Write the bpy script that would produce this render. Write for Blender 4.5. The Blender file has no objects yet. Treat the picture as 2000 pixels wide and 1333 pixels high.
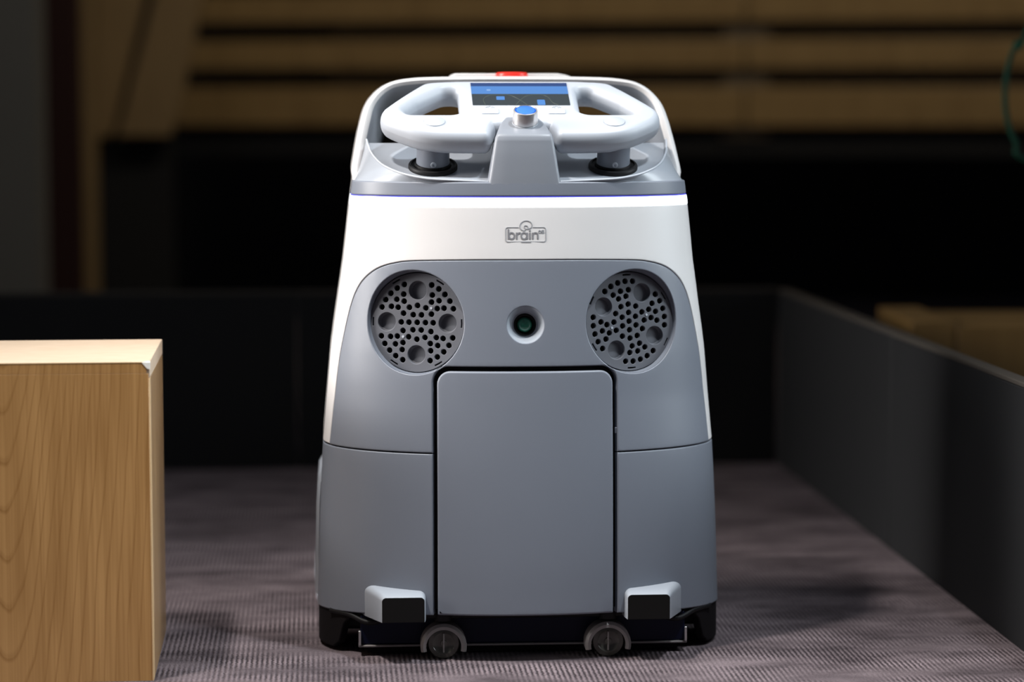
import bpy, bmesh, math, random
import numpy as np
from mathutils import Vector, Matrix
from mathutils.geometry import delaunay_2d_cdt

SC = bpy.context.scene
COL = SC.collection
R = math.radians
random.seed(7)

# ------------------------------------------------------------------ camera, light, exposure
F_PX = 4722.0
CAM = np.array([-0.0163, -2.70, 0.626])
PITCH = math.atan(451 / F_PX)
YAW = R(3.8)                                   # the machine is turned a little to the right
ROOM = R(4.6)                                  # and the room's barriers to the left
cd = bpy.data.cameras.new('camera')
cam = bpy.data.objects.new('camera', cd); COL.objects.link(cam)
cam.location = CAM; cam.rotation_euler = (math.pi / 2 - PITCH, 0, 0)
cd.sensor_width = 36; cd.lens = F_PX / 2000 * 36
cd.clip_start = 0.1; cd.clip_end = 60
cd.dof.use_dof = True; cd.dof.focus_distance = 2.75; cd.dof.aperture_fstop = 2.05
SC.camera = cam

w = bpy.data.worlds.new('world'); SC.world = w; w.use_nodes = True
w.node_tree.nodes['Background'].inputs[0].default_value = (0.75, 0.82, 1.0, 1)
w.node_tree.nodes['Background'].inputs[1].default_value = 0.065

def spot(name, loc, target, power, color, angle, blend, radius):
    l = bpy.data.lights.new(name, 'SPOT'); l.energy = power; l.color = color
    l.spot_size = R(angle); l.spot_blend = blend; l.shadow_soft_size = radius
    o = bpy.data.objects.new(name, l); COL.objects.link(o); o.location = loc
    o.rotation_euler = (Vector(target) - Vector(loc)).to_track_quat('-Z', 'Y').to_euler()
    return o
spot('stage_spot_warm', (-0.95, -0.62, 2.9), (-0.05, -0.26, 0.2), 345, (1.0, 0.95, 0.90), 42, 1.0, 0.09)
spot('stage_spot_cool', (0.90, -0.62, 2.9), (-0.07, -0.32, 0.2), 275, (0.88, 0.95, 1.0), 38, 1.0, 0.09)
spot('side_spot_warm', (-2.3, -0.20, 2.7), (-0.10, 0.05, 0.38), 150, (1.0, 0.97, 0.94), 26, 1.0, 0.3)
spot('side_spot_cool', (2.3, -0.25, 2.7), (0.10, 0.05, 0.38), 95, (0.86, 0.95, 1.0), 24, 1.0, 0.3)
def area(name, loc, target, power, color, sx, sy, spread):
    l = bpy.data.lights.new(name, 'AREA'); l.energy = power; l.color = color; l.shape = 'RECTANGLE'; l.size = sx; l.size_y = sy; l.spread = R(spread)
    o = bpy.data.objects.new(name, l); COL.objects.link(o); o.location = loc
    o.rotation_euler = (Vector(target) - Vector(loc)).to_track_quat('-Z', 'Y').to_euler()
# soft area lights added at either side for the shell's sheen, source unseen
area('soft_fill_left', (-3.8, -0.55, 1.5), (0, -0.05, 0.42), 20, (1.0, 0.96, 0.93), 2.2, 1.8, 36)
area('soft_fill_right', (3.8, -0.55, 1.6), (0, -0.05, 0.42), 7.5, (0.86, 0.95, 1.0), 2.2, 1.8, 36)
spot('wall_wash', (0.9, 1.9, 3.4), (0.7, 4.2, 0.9), 118, (1.0, 0.90, 0.70), 100, 1.0, 0.3)
spot('side_wash', (-0.6, 1.6, 3.4), (-1.4, 3.4, 0.9), 24, (1.0, 0.9, 0.75), 90, 1.0, 0.3)
spot('block_fill', (1.25, 0.15, 3.2), (0.95, 1.2, 0.15), 20, (1.0, 0.88, 0.66), 30, 1.0, 0.1)  # added lamp without a visible source, brightens the wooden blocks
SC.view_settings.view_transform = 'Standard'; SC.view_settings.look = 'None'
SC.view_settings.gamma = 1.0; SC.view_settings.use_curve_mapping = False
SC.view_settings.exposure = 0.0

# ------------------------------------------------------------------ survey helpers (photo measurement -> metres)
def w2l(p):
    c, s = math.cos(YAW), math.sin(YAW)
    return np.array([p[0] * c + p[1] * s, -p[0] * s + p[1] * c, p[2]])
def ray(px, row):
    x = (px - 1000) / F_PX; u = -(row - 666.5) / F_PX
    c, s = math.cos(PITCH), math.sin(PITCH)
    return np.array([x, c + u * s, -s + u * c])
def loc(px, row, yl):                           # point of the machine's own frame on its plane y = yl
    o = w2l(CAM); d = w2l(ray(px, row)); return o + (yl - o[1]) / d[1] * d
def at(px, row, Y):                             # world point at distance Y
    d = ray(px, row); return CAM + (Y - CAM[1]) / d[1] * d

# ------------------------------------------------------------------ materials
def nodes(name):
    m = bpy.data.materials.new(name); m.use_nodes = True
    nt = m.node_tree; b = nt.nodes['Principled BSDF']
    return m, nt, b
def N(nt, t, **kw):
    n = nt.nodes.new(t)
    for k, v in kw.items():
        if k in n.inputs: n.inputs[k].default_value = v
        else: setattr(n, k, v)
    return n
def L(nt, a, ao, b, bi): nt.links.new(a.outputs[ao], b.inputs[bi])

def plastic(name, col, rough=0.4, grain=0.015, spec=0.5, coat=0.0, metallic=0.0):
    m, nt, b = nodes(name)
    tc = N(nt, 'ShaderNodeTexCoord')
    n1 = N(nt, 'ShaderNodeTexNoise', Scale=9.0, Detail=3.0)
    L(nt, tc, 'Object', n1, 'Vector')
    mx = N(nt, 'ShaderNodeMix', data_type='RGBA')
    L(nt, n1, 'Fac', mx, 0)
    mx.inputs[6].default_value = (*[c * 0.96 for c in col], 1); mx.inputs[7].default_value = (*[min(1, c * 1.04) for c in col], 1)
    L(nt, mx, 2, b, 'Base Color')
    n2 = N(nt, 'ShaderNodeTexNoise', Scale=1400.0, Detail=1.0)
    L(nt, tc, 'Object', n2, 'Vector')
    bp = N(nt, 'ShaderNodeBump', Strength=grain * 10, Distance=0.0002)
    L(nt, n2, 'Fac', bp, 'Height'); L(nt, bp, 'Normal', b, 'Normal')
    b.inputs['Roughness'].default_value = rough
    b.inputs['Specular IOR Level'].default_value = spec
    b.inputs['Coat Weight'].default_value = coat
    b.inputs['Metallic'].default_value = metallic
    return m
def glow(name, col, strength, base=(0.02, 0.02, 0.02)):
    m, nt, b = nodes(name)
    b.inputs['Base Color'].default_value = (*base, 1); b.inputs['Roughness'].default_value = 0.25
    b.inputs['Emission Color'].default_value = (*col, 1); b.inputs['Emission Strength'].default_value = strength
    return m

M = {}
M['white'] = plastic('white_plastic', (0.70, 0.685, 0.68), 0.38)
M['grey'] = plastic('grey_plastic', (0.176, 0.194, 0.232), 0.41)
M['deck'] = plastic('grey_satin_plastic', (0.31, 0.335, 0.375), 0.27)
M['neck'] = plastic('neck_plastic', (0.215, 0.232, 0.265), 0.40)
M['handle'] = plastic('handle_plastic', (0.43, 0.46, 0.51), 0.40)
M['grille'] = plastic('grille_plastic', (0.115, 0.12, 0.138), 0.6, spec=0.3)
M['black'] = plastic('black_plastic', (0.008, 0.008, 0.009), 0.5, spec=0.2)
M['rubber'] = plastic('black_rubber', (0.006, 0.005, 0.006), 0.7, spec=0.15)
M['window'] = plastic('black_window', (0.007, 0.0068, 0.0065), 0.3, spec=0.18)
M['navy'] = plastic('navy_plastic', (0.003, 0.005, 0.020), 0.4, spec=0.15)
M['steel'] = plastic('steel', (0.5, 0.5, 0.5), 0.35, metallic=1.0)
M['chrome'] = plastic('knob_metal', (0.62, 0.60, 0.60), 0.28, metallic=0.75)
M['fork'] = plastic('fork_plastic', (0.22, 0.20, 0.195), 0.4)
M['smoke'] = plastic('smoked_wheel', (0.055, 0.052, 0.044), 0.12)
M['red'] = plastic('red_plastic', (0.80, 0.035, 0.025), 0.3)
M['ink'] = plastic('grey_ink', (0.20, 0.20, 0.215), 0.6)
M['paleink'] = plastic('pale_ink', (0.30, 0.31, 0.33), 0.6)
M['led'] = glow('light_strip', (0.80, 0.88, 1.0), 3.4, (0.6, 0.6, 0.7))
M['ledblue'] = glow('light_strip_blue', (0.10, 0.10, 1.0), 1.1, (0.1, 0.1, 0.4))
M['scr'] = glow('screen_dark', (0.030, 0.050, 0.062), 0.8)
M['scrblue'] = glow('screen_blue', (0.10, 0.33, 0.86), 0.8)
M['scrnavy'] = glow('screen_navy', (0.01, 0.065, 0.28), 0.8)
M['scrline'] = glow('screen_line', (0.13, 0.17, 0.14), 0.6)
M['scrmark'] = glow('screen_marker', (0.09, 0.32, 0.85), 0.9)
M['scrtext'] = glow('screen_text', (0.30, 0.52, 0.92), 0.9)
M['blue'] = glow('blue_cap', (0.05, 0.24, 0.78), 0.35, (0.04, 0.13, 0.35))
M['bluering'] = glow('blue_cap_ring', (0.01, 0.10, 0.50), 0.3, (0.01, 0.07, 0.35))
M['green'] = plastic('green_cable', (0.006, 0.036, 0.021), 0.6, spec=0.1)
M['lens'] = None
def lens_mat():
    m, nt, b = nodes('lens_glass')
    tc = N(nt, 'ShaderNodeTexCoord'); n = N(nt, 'ShaderNodeTexNoise', Scale=140.0, Detail=2.0)
    L(nt, tc, 'Object', n, 'Vector')
    cr = N(nt, 'ShaderNodeValToRGB'); L(nt, n, 'Fac', cr, 'Fac')
    cr.color_ramp.elements[0].color = (0.006, 0.05, 0.032, 1); cr.color_ramp.elements[1].color = (0.04, 0.32, 0.19, 1)
    L(nt, cr, 'Color', b, 'Base Color'); b.inputs['Roughness'].default_value = 0.06; b.inputs['Coat Weight'].default_value = 1
    return m
M['lens'] = lens_mat()

def wood(name, dark, light, apex=None, axis='front', rough=0.35, scale=1.0):
    """maple veneer: nested cathedral figure on the front, straight figure elsewhere, plus fine pores"""
    m, nt, b = nodes(name)
    tc = N(nt, 'ShaderNodeTexCoord')
    mp9 = N(nt, 'ShaderNodeMapping'); L(nt, tc, 'Object', mp9, 'Vector'); mp9.inputs['Scale'].default_value = (5, 5, 1.4)
    nz = N(nt, 'ShaderNodeTexNoise', Scale=2.0, Detail=3.0); L(nt, mp9, 'Vector', nz, 'Vector')
    sep = N(nt, 'ShaderNodeSeparateXYZ'); L(nt, tc, 'Object', sep, 'Vector')
    def mth(op, a, bb=None, cc=None):
        n = N(nt, 'ShaderNodeMath', operation=op)
        for i, v in enumerate((a, bb, cc)):
            if v is None: continue
            if isinstance(v, tuple): nt.links.new(v[0].outputs[v[1]], n.inputs[i])
            else: n.inputs[i].default_value = v
        return (n, 0)
    ax = {'front': ('X', 'Z'), 'side': ('Y', 'Z'), 'top': ('Y', 'X')}[axis]
    X = (sep, ax[0]); Z = (sep, ax[1])
    x0 = mth('SUBTRACT', X, apex if apex is not None else -0.12)
    hyp = mth('SQRT', mth('ADD', mth('MULTIPLY', x0, x0), 0.0004))
    xs = mth('MULTIPLY', x0, 13.0); fade = mth('DIVIDE', 1.0, mth('ADD', 1.0, mth('MULTIPLY', xs, xs)))
    ph = mth('SUBTRACT', mth('MULTIPLY', mth('MULTIPLY', Z, 18.0 * scale), fade), mth('MULTIPLY', hyp, 78.0 * scale))
    ph = mth('ADD', ph, mth('MULTIPLY', (nz, 'Fac'), 2.4))
    fr = mth('FRACT', ph)
    cr = N(nt, 'ShaderNodeValToRGB'); nt.links.new(fr[0].outputs[0], cr.inputs['Fac'])
    e = cr.color_ramp.elements
    e[0].position = 0.0; e[0].color = (0.42, 0.35, 0.35, 1)
    e[1].position = 1.0; e[1].color = (0.62, 0.62, 0.62, 1)
    q = cr.color_ramp.elements.new(0.10); q.color = (0.80, 0.80, 0.80, 1)
    q = cr.color_ramp.elements.new(0.86); q.color = (0.72, 0.72, 0.72, 1)
    q = cr.color_ramp.elements.new(0.95); q.color = (0.0, 0.0, 0.0, 1)
    mp = N(nt, 'ShaderNodeMapping'); L(nt, tc, 'Object', mp, 'Vector')
    mp.inputs['Scale'].default_value = {'front': (330, 330, 3.5), 'side': (620, 620, 9), 'top': (14, 420, 420)}[axis]
    n2 = N(nt, 'ShaderNodeTexNoise', Scale=1.0, Detail=3.0); L(nt, mp, 'Vector', n2, 'Vector')
    mp4 = N(nt, 'ShaderNodeMapping'); L(nt, tc, 'Object', mp4, 'Vector'); mp4.inputs['Scale'].default_value = (45, 45, 6)
    n4 = N(nt, 'ShaderNodeTexNoise', Scale=1.0, Detail=1.0); L(nt, mp4, 'Vector', n4, 'Vector')
    n3 = N(nt, 'ShaderNodeTexNoise', Scale=5.0, Detail=2.0); L(nt, tc, 'Object', n3, 'Vector')
    vis = mth('MULTIPLY', (n4, 'Fac'), 0.95)
    mix = mth('ADD', mth('MULTIPLY', (cr, 'Color'), vis), mth('MULTIPLY', (n2, 'Fac'), 0.85))
    mix = mth('ADD', mix, mth('MULTIPLY', (n3, 'Fac'), 0.25))
    mc = N(nt, 'ShaderNodeMix', data_type='RGBA'); nt.links.new(mth('SUBTRACT', mix, 0.335)[0].outputs[0], mc.inputs[0])
    mc.inputs[6].default_value = (*dark, 1); mc.inputs[7].default_value = (*light, 1)
    L(nt, mc, 2, b, 'Base Color'); b.inputs['Roughness'].default_value = rough
    bp = N(nt, 'ShaderNodeBump', Strength=0.15, Distance=0.0004); L(nt, n2, 'Fac', bp, 'Height'); L(nt, bp, 'Normal', b, 'Normal')
    return m
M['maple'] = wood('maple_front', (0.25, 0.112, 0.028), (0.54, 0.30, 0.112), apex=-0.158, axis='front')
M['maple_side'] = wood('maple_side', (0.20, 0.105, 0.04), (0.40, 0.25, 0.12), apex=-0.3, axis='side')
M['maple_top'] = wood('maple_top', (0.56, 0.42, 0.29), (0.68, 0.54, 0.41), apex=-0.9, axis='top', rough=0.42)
M['edge'] = plastic('pale_edge_band', (0.62, 0.42, 0.22), 0.4)
M['chip'] = plastic('bare_white_chip', (0.92, 0.89, 0.82), 0.7)
M['slat'] = wood('oak_slat', (0.22, 0.13, 0.045), (0.36, 0.23, 0.09), apex=-0.2, axis='top', rough=0.5)
M['board'] = wood('oak_board', (0.22, 0.14, 0.06), (0.36, 0.24, 0.11), apex=-0.2, axis='front', rough=0.5)
M['crate'] = wood('crate_wood', (0.13, 0.07, 0.018), (0.22, 0.135, 0.045), apex=-0.2, axis='front', rough=0.45)
M['barrier'] = plastic('charcoal_laminate', (0.009, 0.0094, 0.0102), 0.65, spec=0.16)
M['trim'] = plastic('barrier_edge', (0.04, 0.035, 0.03), 0.6, spec=0.2)
M['dark'] = plastic('dark_wall_paint', (0.006, 0.0055, 0.006), 0.8)
M['backing'] = plastic('dark_brown_board', (0.12, 0.09, 0.058), 0.7)
M['redpost'] = plastic('dark_red_paint', (0.030, 0.005, 0.003), 0.7)
M['greypost'] = plastic('grey_paint', (0.20, 0.195, 0.175), 0.7)

def carpet():
    m, nt, b = nodes('ribbed_carpet')
    tc = N(nt, 'ShaderNodeTexCoord')
    mp0 = N(nt, 'ShaderNodeMapping'); L(nt, tc, 'Object', mp0, 'Vector'); mp0.inputs['Rotation'].default_value = (0, 0, -ROOM)
    nz = N(nt, 'ShaderNodeTexNoise', Scale=150.0, Detail=3.0, Roughness=0.6); L(nt, mp0, 'Vector', nz, 'Vector')
    sep = N(nt, 'ShaderNodeSeparateXYZ'); L(nt, mp0, 'Vector', sep, 'Vector')
    a = N(nt, 'ShaderNodeMath', operation='MULTIPLY_ADD'); L(nt, nz, 'Fac', a, 0); a.inputs[1].default_value = 0.0042; L(nt, sep, 'X', a, 2)
    s = N(nt, 'ShaderNodeMath', operation='MULTIPLY'); L(nt, a, 0, s, 0); s.inputs[1].default_value = 2 * math.pi / 0.0058
    sn = N(nt, 'ShaderNodeMath', operation='SINE'); L(nt, s, 0, sn, 0)
    rib = N(nt, 'ShaderNodeMath', operation='MULTIPLY_ADD'); L(nt, sn, 0, rib, 0); rib.inputs[1].default_value = 0.5; rib.inputs[2].default_value = 0.5
    fib = N(nt, 'ShaderNodeTexNoise', Scale=480.0, Detail=3.0, Roughness=0.75); L(nt, mp0, 'Vector', fib, 'Vector')
    mpb = N(nt, 'ShaderNodeMapping'); L(nt, mp0, 'Vector', mpb, 'Vector'); mpb.inputs['Scale'].default_value = (4.0, 9.0, 1)
    blot = N(nt, 'ShaderNodeTexNoise', Scale=1.6, Detail=4.0, Roughness=0.65); L(nt, mpb, 'Vector', blot, 'Vector')
    bl = N(nt, 'ShaderNodeValToRGB'); L(nt, blot, 'Fac', bl, 'Fac')
    bl.color_ramp.elements[0].position = 0.36; bl.color_ramp.elements[0].color = (0.34, 0.34, 0.34, 1)
    bl.color_ramp.elements[1].position = 0.66; bl.color_ramp.elements[1].color = (1, 1, 1, 1)
    # where the loops are cut the ribs show less
    mpc = N(nt, 'ShaderNodeMapping'); L(nt, mp0, 'Vector', mpc, 'Vector'); mpc.inputs['Scale'].default_value = (7.0, 16.0, 1); mpc.inputs['Location'].default_value = (3, 5, 0)
    pc = N(nt, 'ShaderNodeTexNoise', Scale=1.0, Detail=2.0); L(nt, mpc, 'Vector', pc, 'Vector')
    pr = N(nt, 'ShaderNodeMapRange'); L(nt, pc, 'Fac', pr, 'Value'); pr.inputs[1].default_value = 0.35; pr.inputs[2].default_value = 0.6
    fl = N(nt, 'ShaderNodeMix', data_type='FLOAT'); L(nt, pr, 0, fl, 0); fl.inputs[2].default_value = 0.55; L(nt, rib, 0, fl, 3)
    h = N(nt, 'ShaderNodeMath', operation='MULTIPLY_ADD'); L(nt, fib, 'Fac', h, 0); h.inputs[1].default_value = 1.3; L(nt, fl, 0, h, 2)
    h2 = N(nt, 'ShaderNodeMapRange'); L(nt, h, 0, h2, 'Value'); h2.inputs[1].default_value = 0.55; h2.inputs[2].default_value = 1.55
    v = N(nt, 'ShaderNodeMath', operation='MULTIPLY'); L(nt, h2, 0, v, 0); L(nt, bl, 'Color', v, 1)
    mc = N(nt, 'ShaderNodeMix', data_type='RGBA'); L(nt, v, 0, mc, 0)
    mc.inputs[6].default_value = (0.022, 0.017, 0.020, 1); mc.inputs[7].default_value = (0.28, 0.226, 0.243, 1)
    L(nt, mc, 2, b, 'Base Color'); b.inputs['Roughness'].default_value = 0.95; b.inputs['Specular IOR Level'].default_value = 0.1
    bp = N(nt, 'ShaderNodeBump', Strength=0.7, Distance=0.0025); L(nt, h, 0, bp, 'Height'); L(nt, bp, 'Normal', b, 'Normal')
    return m
M['carpet'] = carpet()

# ------------------------------------------------------------------ object helpers
def link(o, parent=None):
    COL.objects.link(o)
    if parent is not None: o.parent = parent
    return o
def thing(name, label, cat, loc_=(0, 0, 0), rz=0, group=None):
    o = bpy.data.objects.new(name, None); link(o); o.empty_display_size = 0.1
    o.location = loc_; o.rotation_euler = (0, 0, rz); o['label'] = label; o['category'] = cat
    if group: o['group'] = group
    return o
def mesh(name, verts, faces, mat, parent=None, smooth=True, sharp=40, label=None):
    me = bpy.data.meshes.new(name)
    me.from_pydata([tuple(map(float, v)) for v in verts], [], [tuple(map(int, f)) for f in faces]); me.validate()
    bm = bmesh.new(); bm.from_mesh(me); bmesh.ops.remove_doubles(bm, verts=bm.verts, dist=1e-7)
    bmesh.ops.recalc_face_normals(bm, faces=bm.faces); bm.to_mesh(me); bm.free()
    if smooth:
        for p in me.polygons: p.use_smooth = True
        me.set_sharp_from_angle(angle=R(sharp))
    me.materials.append(mat)
    o = bpy.data.objects.new(name, me); link(o, parent)
    if label: o['label'] = label
    return o
def bevel_mesh(o, width, seg=2):
    md = o.modifiers.new('bevel', 'BEVEL'); md.width = width; md.segments = seg; md.limit_method = 'ANGLE'; md.angle_limit = R(30)
    md.harden_normals = False
    return o
def box(name, lo, hi, mat, parent=None, bev=0.0, label=None, rot=None, origin=None):
    lo = np.array(lo, float); hi = np.array(hi, float)
    v = [(x, y, z) for x in (lo[0], hi[0]) for y in (lo[1], hi[1]) for z in (lo[2], hi[2])]
    f = [(0, 1, 3, 2), (4, 6, 7, 5), (0, 4, 5, 1), (2, 3, 7, 6), (0, 2, 6, 4), (1, 5, 7, 3)]
    o = mesh(name, v, f, mat, parent, smooth=bev > 0, sharp=30, label=label)
    if bev: bevel_mesh(o, bev)
    return o
def prism(name, poly_xz, y0, y1, mat, parent=None, bev=0.0, label=None):
    n = len(poly_xz)
    v = [(x, y0, z) for x, z in poly_xz] + [(x, y1, z) for x, z in poly_xz]
    f = [tuple(range(n)), tuple(range(2 * n - 1, n - 1, -1))] + [(i, (i + 1) % n, n + (i + 1) % n, n + i) for i in range(n)]
    o = mesh(name, v, f, mat, parent, smooth=bev > 0, sharp=30, label=label)
    if bev: bevel_mesh(o, bev)
    return o
def lathe(name, prof, mat, parent=None, M4=None, seg=48, sharp=35, label=None):
    """profile of (radius, height) turned about +Z, then moved by M4"""
    v = []; f = []
    n = len(prof)
    for r, h in prof:
        for k in range(seg):
            a = 2 * math.pi * k / seg; v.append(Vector((r * math.cos(a), r * math.sin(a), h)))
    for i in range(n - 1):
        for k in range(seg):
            k2 = (k + 1) % seg; f.append((i * seg + k, i * seg + k2, (i + 1) * seg + k2, (i + 1) * seg + k))
    if M4 is not None: v = [M4 @ p for p in v]
    return mesh(name, v, f, mat, parent, sharp=sharp, label=label)
def frame(o, x, y, z):
    return Matrix(((x[0], y[0], z[0], o[0]), (x[1], y[1], z[1], o[1]), (x[2], y[2], z[2], o[2]), (0, 0, 0, 1)))
def tube(name, pts, r, mat, parent=None, seg=10, label=None, cyclic=False):
    pts = [Vector(p) for p in pts]; n = len(pts); v = []; f = []
    up = Vector((0.13, 0.21, 0.97))
    for i, p in enumerate(pts):
        t = (pts[(i + 1) % n if cyclic else min(i + 1, n - 1)] - pts[(i - 1) % n if cyclic else max(i - 1, 0)]).normalized()
        a = t.cross(up).normalized(); b = a.cross(t)
        for k in range(seg):
            q = 2 * math.pi * k / seg; v.append(p + r * (math.cos(q) * a + math.sin(q) * b))
    for i in range(n if cyclic else n - 1):
        j = (i + 1) % n
        for k in range(seg):
            k2 = (k + 1) % seg; f.append((i * seg + k, i * seg + k2, j * seg + k2, j * seg + k))
    if not cyclic: f += [tuple(range(seg)), tuple(range((n - 1) * seg, n * seg))]
    return mesh(name, v, f, mat, parent, sharp=60, label=label)
def smooth_path(pts, n=12):
    P = [np.array(p, float) for p in pts]; P = [2 * P[0] - P[1]] + P + [2 * P[-1] - P[-2]]; out = []
    for i in range(1, len(P) - 2):
        for k in range(n):
            t = k / n
            out.append(0.5 * ((2 * P[i]) + (-P[i - 1] + P[i + 1]) * t + (2 * P[i - 1] - 5 * P[i] + 4 * P[i + 1] - P[i + 2]) * t * t + (-P[i - 1] + 3 * P[i] - 3 * P[i + 1] + P[i + 2]) * t ** 3))
    out.append(P[-2]); return np.array(out)

# ---- 2D polygons
def area2(p): p = np.asarray(p); q = np.roll(p, -1, 0); return 0.5 * np.sum(p[:, 0] * q[:, 1] - q[:, 0] * p[:, 1])
def ccw(p): p = np.asarray(p, float); return p if area2(p) > 0 else p[::-1]
def resample(p, step):
    p = np.asarray(p, float); out = []
    for a, b in zip(p, np.roll(p, -1, 0)):
        k = max(1, int(math.ceil(np.linalg.norm(b - a) / step)))
        for i in range(k): out.append(a + (b - a) * i / k)
    return np.array(out)
def rounded(p, r, seg=6):
    p = ccw(p); n = len(p); rr = r if hasattr(r, '__len__') else [r] * n; out = []
    for i in range(n):
        a, b, c = p[i - 1], p[i], p[(i + 1) % n]
        if rr[i] <= 0: out.append(b); continue
        u = (a - b) / np.linalg.norm(a - b); v = (c - b) / np.linalg.norm(c - b)
        ang = math.acos(max(-1, min(1, float(u @ v)))); t = rr[i] / math.tan(ang / 2)
        t = min(t, 0.48 * np.linalg.norm(a - b), 0.48 * np.linalg.norm(c - b)); q = t * math.tan(ang / 2)
        cen = b + (u + v) / np.linalg.norm(u + v) * q / math.sin(ang / 2)
        a0 = math.atan2(*(b + u * t - cen)[::-1]); a1 = math.atan2(*(b + v * t - cen)[::-1])
        d = (a1 - a0 + math.pi) % (2 * math.pi) - math.pi
        for k in range(seg + 1): out.append(cen + q * np.array([math.cos(a0 + d * k / seg), math.sin(a0 + d * k / seg)]))
    return np.array(out)
def circle(c, r, n=24, ph=0.0): return np.array([(c[0] + r * math.cos(ph + 2 * math.pi * k / n), c[1] + r * math.sin(ph + 2 * math.pi * k / n)) for k in range(n)])
def inset(p, d):
    """move each point d to its left-hand side (inside of a CCW outline)"""
    e0 = p - np.roll(p, 1, 0); e1 = np.roll(p, -1, 0) - p
    e0 /= np.linalg.norm(e0, axis=1)[:, None] + 1e-12; e1 /= np.linalg.norm(e1, axis=1)[:, None] + 1e-12
    n0 = np.stack([-e0[:, 1], e0[:, 0]], 1); n1 = np.stack([-e1[:, 1], e1[:, 0]], 1)
    m = n0 + n1; m /= np.linalg.norm(m, axis=1)[:, None] + 1e-12
    k = np.clip(np.sum(m * n1, 1), 0.45, 1)
    return p + m * (d / k)[:, None]
def inside(P, poly):
    x, y = P[:, 0], P[:, 1]; c = np.zeros(len(P), bool)
    a = poly; b = np.roll(poly, -1, 0)
    for (x1, y1), (x2, y2) in zip(a, b):
        if y1 == y2: continue
        c ^= ((y1 > y) != (y2 > y)) & (x < (x2 - x1) * (y - y1) / (y2 - y1) + x1)
    return c
def triangulate(loops, grid):
    V = np.concatenate(loops); E = []; k = 0
    for l in loops:
        E += [(k + i, k + (i + 1) % len(l)) for i in range(len(l))]; k += len(l)
    if grid:
        lo, hi = loops[0].min(0), loops[0].max(0)
        g = np.stack(np.meshgrid(np.arange(lo[0] + grid / 2, hi[0], grid), np.arange(lo[1] + grid / 2, hi[1], grid)), -1).reshape(-1, 2)
        ok = inside(g, loops[0])
        for l in loops[1:]: ok &= ~inside(g, l)
        g = g[ok]
        if len(g):
            d = np.full(len(g), 9.0)
            for i in range(0, len(V), 200): d = np.minimum(d, np.sqrt(((g[:, None] - V[None, i:i + 200]) ** 2).sum(2)).min(1))
            V = np.concatenate([V, g[d > grid * 0.45]])
    sc = 100.0
    v, e, f, ov, oe, of = delaunay_2d_cdt([Vector((float(x) * sc, float(y) * sc)) for x, y in V], E, [], 0, 1e-7)
    v = np.array([(q[0] / sc, q[1] / sc) for q in v])
    f = np.array([t for t in f if len(t) == 3]); c = v[f].mean(1)
    ok = inside(c, loops[0])
    for l in loops[1:]: ok &= ~inside(c, l)
    return v, f[ok]
def panel(name, outer, holes, mapper, thick, mat, parent, bev=0.0015, bevh=None, steps=3, grid=0.01, step=0.006, closed=False, h0=0.0, label=None, sharp=40, hole_bev=None):
    """a moulded part: outline with holes, rounded edge, mapped onto a surface; mapper(u, v, h) -> xyz"""
    bevh = bev if bevh is None else bevh
    loops = [resample(ccw(outer), step)] + [resample(ccw(h), step)[::-1] for h in holes]
    prof = [(bev * (1 - math.sin(math.pi / 2 * k / steps)), h0 - bevh * (1 - math.cos(math.pi / 2 * k / steps))) for k in range(steps + 1)] if bev > 0 else [(0, h0)]
    prof.append((0.0, h0 - thick + (bevh if closed else 0)))
    if closed and bev > 0: prof += [(bev * (1 - math.cos(math.pi / 2 * k / steps)), h0 - thick + bevh * (1 - math.sin(math.pi / 2 * k / steps))) for k in range(1, steps + 1)]
    V = []; Fc = []
    def face(ins, h):
        v, f = triangulate([inset(l, ins) if ins else l for l in loops], grid)
        b = sum(len(x) for x in V); V.append(mapper(v[:, 0], v[:, 1], np.full(len(v), h))); Fc.extend((f + b).tolist())
    face(prof[0][0], prof[0][1])
    if closed: face(prof[-1][0], prof[-1][1])
    for l in loops:
        base = sum(len(x) for x in V); n = len(l)
        for ins, h in prof:
            q = inset(l, ins) if ins else l; V.append(mapper(q[:, 0], q[:, 1], np.full(n, h)))
        for k in range(len(prof) - 1):
            for i in range(n):
                j = (i + 1) % n; Fc.append((base + k * n + i, base + k * n + j, base + (k + 1) * n + j, base + (k + 1) * n + i))
    V = np.concatenate(V)
    me_v = V
    o = mesh(name, me_v, Fc, mat, parent, sharp=sharp, label=label)
    bm = bmesh.new(); bm.from_mesh(o.data); bmesh.ops.remove_doubles(bm, verts=bm.verts, dist=2e-6)
    bmesh.ops.recalc_face_normals(bm, faces=bm.faces); bm.to_mesh(o.data); bm.free()
    for p in o.data.polygons: p.use_smooth = True
    o.data.set_sharp_from_angle(angle=R(sharp))
    if bev > 0: md = o.modifiers.new('weighted_normal', 'WEIGHTED_NORMAL'); md.keep_sharp = True; md.weight = 80
    return o
def ribbon(pts, width):
    """2D stroke -> closed outline"""
    p = np.asarray(pts, float); t = np.gradient(p, axis=0); t /= np.linalg.norm(t, axis=1)[:, None] + 1e-12
    n = np.stack([-t[:, 1], t[:, 0]], 1) * width / 2
    return p + n, p - n
def stroke(name, pts, width, mapper, h, mat, parent, label=None, closed=False):
    a, b = ribbon(pts, width); n = len(a)
    V = np.concatenate([mapper(a[:, 0], a[:, 1], np.full(n, h)), mapper(b[:, 0], b[:, 1], np.full(n, h)),
                        mapper(a[:, 0], a[:, 1], np.full(n, h - 0.0012)), mapper(b[:, 0], b[:, 1], np.full(n, h - 0.0012))])
    f = []
    for i in range(n - 1):
        f += [(i, i + 1, n + i + 1, n + i), (i, 2 * n + i, 2 * n + i + 1, i + 1), (n + i, n + i + 1, 3 * n + i + 1, 3 * n + i)]
    return V, f
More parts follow.
